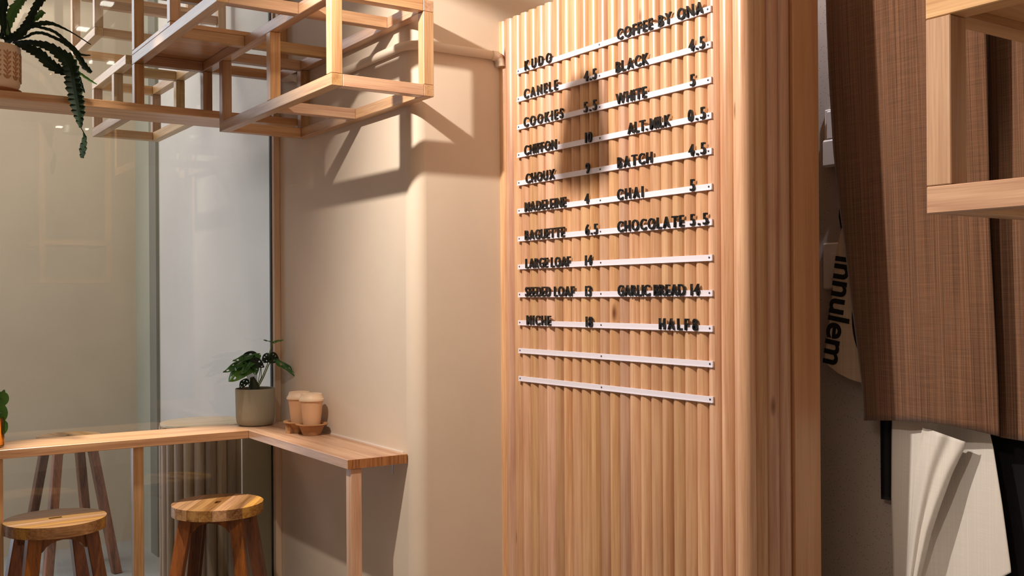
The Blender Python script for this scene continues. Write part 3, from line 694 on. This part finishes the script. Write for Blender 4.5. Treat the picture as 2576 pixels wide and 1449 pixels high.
# monstera in grey pot
mp_c = Vector((1.424, 3.922, 1.0005))
mp = thing('monstera_plant', mp_c, 'small holed leaf plant in a grey ceramic pot on the counter corner', 'potted plant')
o = bm_obj('pot', lathe_bm([(0.050, 0.0), (0.064, 0.002), (0.0715, 0.012), (0.0745, 0.03), (0.0765, 0.143), (0.0755, 0.1445), (0.0735, 0.143), (0.072, 0.12)], 56), POTG, mp, True); o.location = (0, 0, 0)
o = bm_obj('soil', lathe_bm([(0.0, 0.139), (0.04, 0.137), (0.0725, 0.131)], 32, False), SOIL, mp, True); o.location = (0, 0, 0)
def MZ(x, y, Yp): return un(540 + x / 5.367, 830 + y / 5.367, Y=Yp)
def mleaf(base, tip, w, nrm, droop=0.15, holes=5, seed=0, mat=LEAFM):
    rnd = random.Random(seed); A = Vector(base); B = Vector(tip); ax = (B - A); L_ = ax.length; ax.normalize()
    nrm = Vector(nrm).normalized(); sd_ = ax.cross(nrm).normalized(); nn = sd_.cross(ax).normalized()
    H = []
    for k in range(holes):
        u = 0.2 + 0.6 * (k // 2) / max(1, (holes - 1) // 2); H.append((u + rnd.uniform(-.04, .04), (1 if k % 2 else -1) * rnd.uniform(.38, .5), 0.045, 0.17))
    NU, NV = 30, 22; bm = bmesh.new(); g = []
    for i in range(NU + 1):
        u = i / NU; hw = w / 2 * (sin(pi * min(1, u ** 0.62)) ** 0.72) if 0 < u < 1 else 0.0003
        row = []
        for j in range(NV + 1):
            v = -1 + 2 * j / NV
            p = A + ax * (u * L_ - 0.06 * L_ * abs(v) * (1 - u)) + sd_ * hw * v + nn * (-abs(v) * hw * 0.28 - droop * L_ * (u - 0.25) ** 2 + 0.03 * L_ * sin(u * 9 + v * 3))
            row.append(bm.verts.new(p))
        g.append(row)
    for i in range(NU):
        for j in range(NV):
            u = (i + .5) / NU; v = -1 + 2 * (j + .5) / NV
            if any(((u - h[0] - 0.10 * abs(v)) / h[2]) ** 2 + ((v - h[1]) / h[3]) ** 2 < 1 for h in H): continue
            bm.faces.new((g[i][j], g[i][j + 1], g[i + 1][j + 1], g[i + 1][j]))
    bmesh.ops.remove_doubles(bm, verts=bm.verts, dist=0.00015)
    me = bpy.data.meshes.new('leaf'); bm.to_mesh(me); bm.free()
    for p in me.polygons: p.use_smooth = True
    o = link('leaf', me, mat); o.parent = mp; o.location = -mp.location
    md = o.modifiers.new('thickness', 'SOLIDIFY'); md.thickness = 0.0007
V_ = (-0.5, -0.8, 0.35)
ML = [((600, 325, 3.91), (250, 385, 3.88), .034, (-.3, -.5, .8), LEAFM), ((500, 400, 3.90), (195, 672, 3.86), .060, V_, LEAFG), ((460, 400, 3.90), (115, 540, 3.87), .034, (-.3, -.5, .7), LEAFM),
      ((520, 395, 3.88), (350, 575, 3.84), .030, (-.7, -.5, .3), LEAFM), ((500, 395, 3.87), (672, 492, 3.84), .034, (-.2, -.8, .5), LEAF), ((745, 335, 3.92), (625, 430, 3.93), .036, (-.8, -.5, .2), LEAF),
      ((745, 345, 3.91), (880, 410, 3.90), .040, (0, -.9, .4), LEAF), ((850, 395, 3.90), (1135, 608, 3.83), .036, (.3, -.7, .7), LEAFM), ((780, 158, 3.92), (665, 122, 3.90), .016, (-.1, -.3, .9), LEAFM),
      ((778, 158, 3.92), (925, 122, 3.90), .018, (-.1, -.3, .9), LEAFG), ((435, 660, 3.90), (340, 775, 3.87), .026, V_, LEAF), ((470, 420, 3.91), (380, 500, 3.93), .05, V_, LEAF), ((560, 320, 3.93), (330, 450, 3.93), .05, (-.3, -.7, .5), LEAF),
      ((520, 470, 3.88), (560, 600, 3.86), .030, V_, LEAFM), ((430, 430, 3.89), (300, 640, 3.90), .045, V_, LEAF)]
for k, (a, b, w_, nrm, m_) in enumerate(ML): mleaf(MZ(*a), MZ(*b), w_ * 1.3, nrm, seed=k, holes=(2 if w_ < .02 else 6), mat=m_)
STM = [([(560, 790, 3.92), (640, 640, 3.92), (710, 470, 3.92), (745, 300, 3.92), (780, 155, 3.92)], STEM, 2.6), ([(580, 790, 3.91), (660, 640, 3.91), (730, 470, 3.91), (765, 420, 3.91), (860, 400, 3.90)], STEM, 3.2),
       ([(560, 790, 3.91), (630, 640, 3.91), (625, 440, 3.91), (600, 325, 3.91)], STEM, 2.2), ([(540, 790, 3.9), (590, 690, 3.9), (620, 520, 3.9), (630, 430, 3.92)], STEMD, 1.8)]
for k in range(9): STM.append(([(470 + k * 12, 790, 3.92), (440 + k * 16, 640, 3.90), (430 + k * 17, 520 - 8 * k, 3.90), (450 + 12 * k, 410, 3.90)], STEMD, 1.8))
STM.append(([(500, 790, 3.90), (470, 720, 3.9), (435, 660, 3.9)], STEMD, 1.4))
for pts_, m_, r_ in STM:
    o = bm_obj('stem', tube_bm([MZ(*p) for p in pts_], r_ * 0.00075, 7), m_, None, True); o.parent = mp; o.location = -mp.location
o = bm_obj('root_clump', tube_bm([MZ(535, 800, 3.915), MZ(530, 740, 3.915), MZ(505, 640, 3.91)], [0.022, 0.018, 0.008], 10), STEMD, None, True); o.parent = mp; o.location = -mp.location

# fishbone cactus in ribbed amber glass, cut by the left edge
ac = Vector((0.468, 3.868, 1.0005))
ap = thing('fishbone_cactus', ac, 'green fishbone cactus in a ribbed amber glass at the left end of the counter', 'potted plant')
bm = bmesh.new(); seg = 96; prof = [(0.046, 0.0), (0.052, 0.004), (0.053, 0.10), (0.0505, 0.10), (0.0495, 0.008)]
rings = [[bm.verts.new(((r + (0.0016 * cos(24 * 2 * pi * i / seg) if k < 3 else 0)) * cos(2 * pi * i / seg), (r + (0.0016 * cos(24 * 2 * pi * i / seg) if k < 3 else 0)) * sin(2 * pi * i / seg), z)) for i in range(seg)] for k, (r, z) in enumerate(prof)]
for A, B in zip(rings, rings[1:]):
    for i in range(seg): bm.faces.new((A[i], A[(i + 1) % seg], B[(i + 1) % seg], B[i]))
bm.faces.new(rings[0][::-1]); bm.faces.new(rings[-1])
o = bm_obj('glass_pot', bm, AMBER, ap, True); o.location = (0, 0, 0)
def AZ(x, y, Yp): return un(x / 6.037, 940 + y / 6.037, Y=Yp)
def fish(path, lobes, mat):
    P = [AZ(*p) for p in path]; view = Vector((-0.3, -0.95, 0)); bm = bmesh.new(); rows = []
    N_ = 60
    for i in range(N_ + 1):
        t_ = i / N_ * (len(P) - 1); k = min(int(t_), len(P) - 2); p = P[k].lerp(P[k + 1], t_ - k); d = (P[k + 1] - P[k]).normalized()
        sd_ = d.cross(view).normalized(); q = i / N_ * lobes
        a_ = 0.0035 + 0.0125 * abs(sin(pi * q)) ** 0.6; b_ = 0.0035 + 0.0125 * abs(sin(pi * (q + .5))) ** 0.6; e_ = 1 if i < N_ - 6 else (N_ - i) / 6 + 0.05
        rows.append((bm.verts.new(p + sd_ * a_ * e_), bm.verts.new(p), bm.verts.new(p - sd_ * b_ * e_)))
    for A, B in zip(rows, rows[1:]):
        for j in range(2): bm.faces.new((A[j], A[j + 1], B[j + 1], B[j]))
    me = bpy.data.meshes.new('leaf'); bm.to_mesh(me); bm.free(); o = link('leaf', me, mat); o.parent = ap; o.location = -ap.location
    md = o.modifiers.new('thickness', 'SOLIDIFY'); md.thickness = 0.003
fish([(20, 930, 3.86), (60, 760, 3.86), (40, 560, 3.86), (60, 400, 3.86), (65, 240, 3.86)], 3.2, LEAFG)
fish([(-90, 930, 3.88), (-80, 700, 3.88), (-60, 560, 3.88), (-30, 400, 3.88), (-10, 250, 3.88)], 3, LEAFG)
fish([(-180, 930, 3.86), (-230, 600, 3.86), (-260, 400, 3.86)], 3, LEAFG)

# ------------------------------------------------------------------ hanging clothes on the right
def cloth(name, left, right, Xf, mat, label, cat, group=None, nu=60, nv=70, th=0.0016, bottom=None, top=None, parent=None):
    """hanging cloth between two edges given as photo points on its plane; Xf(u,v,y,z) gives the depth of the folds"""
    def ev(path, v):
        ys = [p[1] for p in path]; t_ = ys[0] + (ys[-1] - ys[0]) * v
        for a, b in zip(path, path[1:]):
            if a[1] <= t_ <= b[1]: q = (t_ - a[1]) / (b[1] - a[1]); return (a[0] + (b[0] - a[0]) * q, t_)
        return path[-1]
    verts = []; faces = []
    for j in range(nv + 1):
        v = j / nv; l = ev(left, v); r = ev(right, v)
        for i in range(nu + 1):
            u = i / nu; px = l[0] + (r[0] - l[0]) * u; py = l[1] + (r[1] - l[1]) * u
            if bottom and v > 0.75: py += bottom(u) * (v - 0.75) / 0.25
            X_ = Xf(u, v); p = un(px, py, X=X_); verts.append(p)
    c = sum(verts, Vector()) / len(verts)
    for j in range(nv):
        for i in range(nu):
            a = j * (nu + 1) + i; faces.append((a, a + 1, a + nu + 2, a + nu + 1))
    me = bpy.data.meshes.new(name); me.from_pydata([tuple(p - c) for p in verts], [], faces); me.update()
    for p in me.polygons: p.use_smooth = True
    o = link(name, me, mat, None, c)
    md = o.modifiers.new('thickness', 'SOLIDIFY'); md.thickness = th
    if parent is not None: o.parent = parent; o.location = c - parent.location
    elif label: tag(o, label, cat, group)
    return o
LE = [(2072, -330), (2077, -60), (2080, 60), (2086, 200), (2097, 380), (2112, 520), (2126, 620), (2142, 760), (2158, 880), (2170, 980), (2174, 1058)]
RE = [(2470, -330), (2478, 0), (2484, 200), (2488, 400), (2490, 560), (2497, 700), (2505, 850), (2511, 980), (2515, 1098)]
ap1 = cloth('linen_apron', LE, RE, lambda u, v: 2.195 + 0.07 * v + 0.010 * sin(5.2 * u + 1.1 * v + .5) * (0.3 + .7 * v) - 0.010 * v * (1 - abs(2 * u - 1)) + 0.02 * (1 - u) ** 6,
      LINEN, 'brown linen apron hanging in front of the white cloth, beside the tote bag', 'apron', 'clothes hung on the near wall', bottom=lambda u: -14 * sin(pi * u) + 0)
ap2 = cloth('linen_apron', [(2487, -330), (2487, 200), (2492, 560), (2506, 850), (2517, 1100)], [(2800, -330), (2810, 300), (2830, 1150)],
      lambda u, v: 2.25 + 0.055 * v + 0.008 * sin(11 * u + 1), LINEN, 'brown linen apron at the far right edge, cut by the frame', 'apron', 'clothes hung on the near wall')
wc = cloth('white_cloth', [(2246, 1000), (2244, 1100), (2243, 1250), (2247, 1400), (2249, 1600)], [(2470, 1000), (2500, 1130), (2522, 1270), (2543, 1425), (2544, 1440)],
      lambda u, v: 2.318 - 0.014 * sin(7.5 * u + 0.6 * v) * (0.4 + .6 * v) - 0.02 * math.exp(-((u - 0.38 + 0.25 * v) / 0.10) ** 2), WHITEC,
      'white cotton cloth hanging below the brown aprons', 'cloth', 'clothes hung on the near wall')
fl = cloth('folded_flap', [(2322, 1074), (2312, 1110), (2302, 1180), (2296, 1260), (2290, 1340), (2283, 1450), (2280, 1520)], [(2430, 1112), (2427, 1125), (2395, 1190), (2362, 1280), (2342, 1340), (2316, 1450), (2302, 1520)],
      lambda u, v: 2.282 - 0.012 * sin(pi * u) + 0.006 * sin(12 * u + 3 * v), WHITEC, None, None, nu=30, nv=50, parent=None)
fl.parent = wc; fl.location = fl.location - wc.location
cloth('black_apron', [(2214, 1000), (2216, 1255)], [(2262, 1000), (2262, 1262)], lambda u, v: 2.338 + 0.003 * sin(9 * u), BLACKC, 'black cloth peeking out at the left of the white cloth', 'apron', 'clothes hung on the near wall', nu=12, nv=20)
cloth('black_apron', [(2440, 1000), (2440, 1700)], [(2780, 1000), (2780, 1700)], lambda u, v: 2.342 - 0.010 * sin(9 * u + 1.5), BLACKC, 'black apron hanging at the bottom right edge, behind the white cloth', 'apron', 'clothes hung on the near wall')
# peg rail above the picture that carries them
for ap_, yy, xx in ((ap1, 1.5, 2.205), (ap2, 1.12, 2.256)):
    bm = tube_bm([Vector((xx, yy - 0.09, 2.50)), Vector((xx, yy - 0.02, 2.60)), Vector((xx, yy, 2.622)), Vector((xx, yy + 0.02, 2.60)), Vector((xx, yy + 0.09, 2.50))], 0.004, 8)
    o = bm_obj('neck_strap', bm, LINEN, None, True); o.parent = ap_; o.location = -ap_.location
pg = thing('peg_rail', (XR - 0.01, 1.3, 2.5), 'timber peg rail on the near wall above the hanging clothes', 'peg rail')
wbox('rail_board', XR - 0.018, XR - 0.001, 0.7, 1.9, 2.56, 2.62, pg)
for yy in (1.78, 1.5, 1.30, 1.12): bm_obj('peg', tube_bm([(XR - 0.017, yy, 2.585), (XR - 0.19, yy, 2.61)], 0.009, 10), W['x'], pg, True)

# tote bag with print
tote = thing('tote_bag', (XR - 0.03, 1.7, 1.3), 'cream canvas tote bag with large black sideways lettering, half behind the apron', 'bag', 'clothes hung on the near wall')
TX = XR - 0.042
def tp_(x, y, X_=TX): return un(x, y, X=X_)
outline = [(2121, 560), (2104, 630), (2096, 720), (2086, 820), (2075, 900), (2082, 918), (2110, 940), (2141, 955), (2175, 965), (2230, 985), (2260, 700), (2230, 560)]
bm = bmesh.new()
for dx, flip in ((0.0, False), (0.012, True)):
    vs = [bm.verts.new(tp_(x, y) + Vector((dx, 0, 0)) - tote.location) for x, y in outline]
    bm.faces.new(vs if flip else vs[::-1])
fs = bm.faces[:]; bm.verts.ensure_lookup_table(); n_ = len(outline)
for i in range(n_): bm.faces.new((bm.verts[i], bm.verts[(i + 1) % n_], bm.verts[n_ + (i + 1) % n_], bm.verts[n_ + i]))
bmesh.ops.recalc_face_normals(bm, faces=bm.faces)
o = bm_obj('bag_body', bm, CANVAS, tote); o.location = (0, 0, 0)
sp = [tp_(2124, 575, TX + 0.004), tp_(2119, 545, TX + 0.004), tp_(2121, 500, TX + 0.006), tp_(2126, 380, TX + 0.01), Vector((XR - 0.03, 1.78, 2.58))]
bm = bmesh.new(); rows = [(bm.verts.new(p + Vector((0, .012, 0)) - tote.location), bm.verts.new(p - Vector((0, .012, 0)) - tote.location)) for p in sp]
for a, b in zip(rows, rows[1:]): bm.faces.new((a[0], a[1], b[1], b[0]))
o = bm_obj('strap', bm, BLACKC, tote); o.location = (0, 0, 0); o.modifiers.new('t', 'SOLIDIFY').thickness = 0.003; o['label'] = 'black shoulder strap'
# sideways print, reading downwards
endp = tp_(2071, 912, TX - 0.0012); midp = tp_(2090, 757, TX - 0.0012); rd = (endp - midp).normalized(); up_ = Vector((0, -1, -0.27)).normalized(); up_ = (up_ - rd * up_.dot(rd)).normalized()
cu = bpy.data.curves.new('print', 'FONT'); cu.body = 'innulem'; cu.size = 0.098; cu.extrude = 0.0004; cu.offset = 0.0022; cu.space_character = 0.98
to = bpy.data.objects.new('p', cu); COL.objects.link(to); dg = bpy.context.evaluated_depsgraph_get(); dg.update()
me = bpy.data.meshes.new_from_object(to.evaluated_get(dg)); bpy.data.objects.remove(to)
wd = max(v.co.x for v in me.vertices); st_ = endp - rd * wd
nv_ = rd.cross(up_)
for v in me.vertices: v.co = (st_ + rd * v.co.x + up_ * v.co.y + Vector((-0.0004, 0, 0)) * (1 if v.co.z > 0 else -1)) - tote.location
me.materials.append(INK); me.name = 'printed_lettering'
o = bpy.data.objects.new('printed_lettering', me); COL.objects.link(o); o.parent = tote; o['label'] = 'black lettering printed sideways'
bm = bmesh.new(); cc = tp_(2205, 800, TX - 0.001)
vs = [bm.verts.new(cc + Vector((0, 0.078 * cos(a), 0.135 * sin(a))) - tote.location) for a in [2 * pi * k / 40 for k in range(40)]]; bm.faces.new(vs)
o = bm_obj('printed_disc', bm, INK, tote); o.location = (0, 0, 0); o.modifiers.new('t', 'SOLIDIFY').thickness = 0.0008; o['label'] = 'large black printed disc'

# wall handset and switch plate
def atwall(px, py): return un(px, py, X=XR)
hs_ = thing('wall_handset', atwall(2100, 350) - Vector((0.0, 0, 0)), 'white wall handset just right of the fluted panel, beside the apron', 'intercom')
t1, b1 = atwall(2080, 278), atwall(2080, 424); yl = t1.y
box('base_plate', XR - 0.012, XR - 0.0005, yl - 0.075, yl, b1.z + 0.006, t1.z, PLASTIC, hs_, 0.003)
box('handset', XR - 0.034, XR - 0.0125, yl - 0.066, yl - 0.008, b1.z, b1.z + 0.075, PLASTIC, hs_, 0.005)
box('handset_bar', XR - 0.030, XR - 0.0125, yl - 0.058, yl - 0.020, b1.z + 0.0755, t1.z - 0.008, PLASTIC, hs_, 0.004)
t2, b2 = atwall(2075, 612), atwall(2077, 728)
sw = thing('light_switch', atwall(2085, 670), 'cream switch plate low on the wall between panel and tote bag', 'switch')
box('plate', XR - 0.011, XR - 0.0005, t2.y - 0.078, t2.y, b2.z, t2.z, PLASTIC, sw, 0.004)
box('rocker', XR - 0.015, XR - 0.0112, t2.y - 0.060, t2.y - 0.030, b2.z + 0.03, t2.z - 0.03, PLASTIC, sw, 0.001)

# ------------------------------------------------------------------ lamps (above the picture)
sl = thing('spotlight', LAMP + Vector((0, 0, 0.05)), 'small ceiling spotlight aimed at the menu panel', 'lamp')
dv = (Vector((1.9, 2.1, 1.5)) - LAMP).normalized()
bm_obj('lamp_head', tube_bm([LAMP - dv * 0.045, LAMP - dv * 0.14], [0.034, 0.026], 20), plain('lamp_white', (225, 220, 214), 0.4), sl, True)
bm_obj('stem', tube_bm([LAMP - dv * 0.09, LAMP - dv * 0.09 + Vector((0, 0, 0.18)), Vector((LAMP.x - dv.x * .09, LAMP.y - dv.y * .09, 2.999))], 0.006, 10), STEEL, sl, True)
for nm_, lp, tg, lb in (('spotlight', Vector((0.75, 3.575, 2.93)), Vector((0.96, 3.60, 0.7)), 'small ceiling spotlight right above the window counter stools'), ('spotlight', Vector((-0.3, 0.95, 2.80)), Vector((1.6, 0.86, 1.62)), 'small ceiling spotlight aimed at the hanging aprons'),
                         ('spotlight', Vector((2.16, 1.45, 2.92)), Vector((2.36, 1.90, 2.12)), 'small ceiling spotlight in the niche above the wall handset')):
    d_ = (tg - lp).normalized(); q_ = thing(nm_, lp, lb, 'lamp')
    bm_obj('lamp_head', tube_bm([lp - d_ * 0.035, lp - d_ * 0.062], [0.034, 0.028], 20), bpy.data.materials['lamp_white'], q_, True)
    bm_obj('stem', tube_bm([lp - d_ * 0.05, Vector((lp.x - d_.x * .05, lp.y - d_.y * .05, 2.999))], 0.006, 10), STEEL, q_, True)
pd_c = Vector((1.10, 2.366, 2.41))
pl_ = thing('pendant_shade', pd_c, 'small cone pendant shade hanging between spotlight and menu', 'lamp')
bm_obj('shade', lathe_bm([(0.058, -0.055), (0.056, -0.055), (0.036, 0.05), (0.014, 0.058)], 28), plain('shade_black', (40, 36, 32), 0.5), pl_, True, loc=pd_c)
bm_obj('cord', tube_bm([pd_c + Vector((0, 0, 0.054)), Vector((pd_c.x, pd_c.y, 2.999))], 0.0025, 8), BLACK, pl_, True)
EM = emit('lamp_glow', (1.0, 0.93, 0.84), 9.0)
# ceiling downlights whose reflections show in the glass
def mirror_pt(px, py, zc):
    d = _f + _r * ((px - PW / 2) / F_PX) - _u * ((py - PH / 2 - SHIFT) / F_PX); t_ = (zc - CAMZ) / d.z; p = Vector((0, 0, CAMZ)) + d * t_
    return Vector((p.x, 2 * YG - p.y, zc))
for k, (px, py, w_) in enumerate(((216, 74, .085), (277, 10, .08), (234, 156, .035), (283, 158, .05), (118, 342, .05), (178, 347, .06))):
    zc = 2.985 if k < 2 else 2.985
    p = mirror_pt(px, py, zc)
    if p.y < -1.6: p.y = -1.5
    t = thing('ceiling_light', p, ('ceiling light mirrored brightest in the glass, within the far timber box', 'ceiling light mirrored in the glass at the very top of the picture',
       'tiny ceiling light mirrored left, just above the bright end of the far grid', 'tiny ceiling light mirrored right, just above the bright end of the far grid',
       'tiny ceiling light mirrored under the high shelf, left of the hanging leaf', 'tiny ceiling light mirrored under the high shelf, nearest the hanging leaf')[k], 'lamp', 'ceiling lights mirrored in the glass')
    box('diffuser', p.x - w_ / 2, p.x + w_ / 2, p.y - 0.03, p.y + 0.03, zc - 0.004, zc + 0.004, EM, t, 0.001)
    box('frame', p.x - w_ / 2 - .006, p.x + w_ / 2 + .006, p.y - 0.036, p.y + 0.036, zc + 0.0045, zc + 0.0145, PLASTIC, t, 0.001)
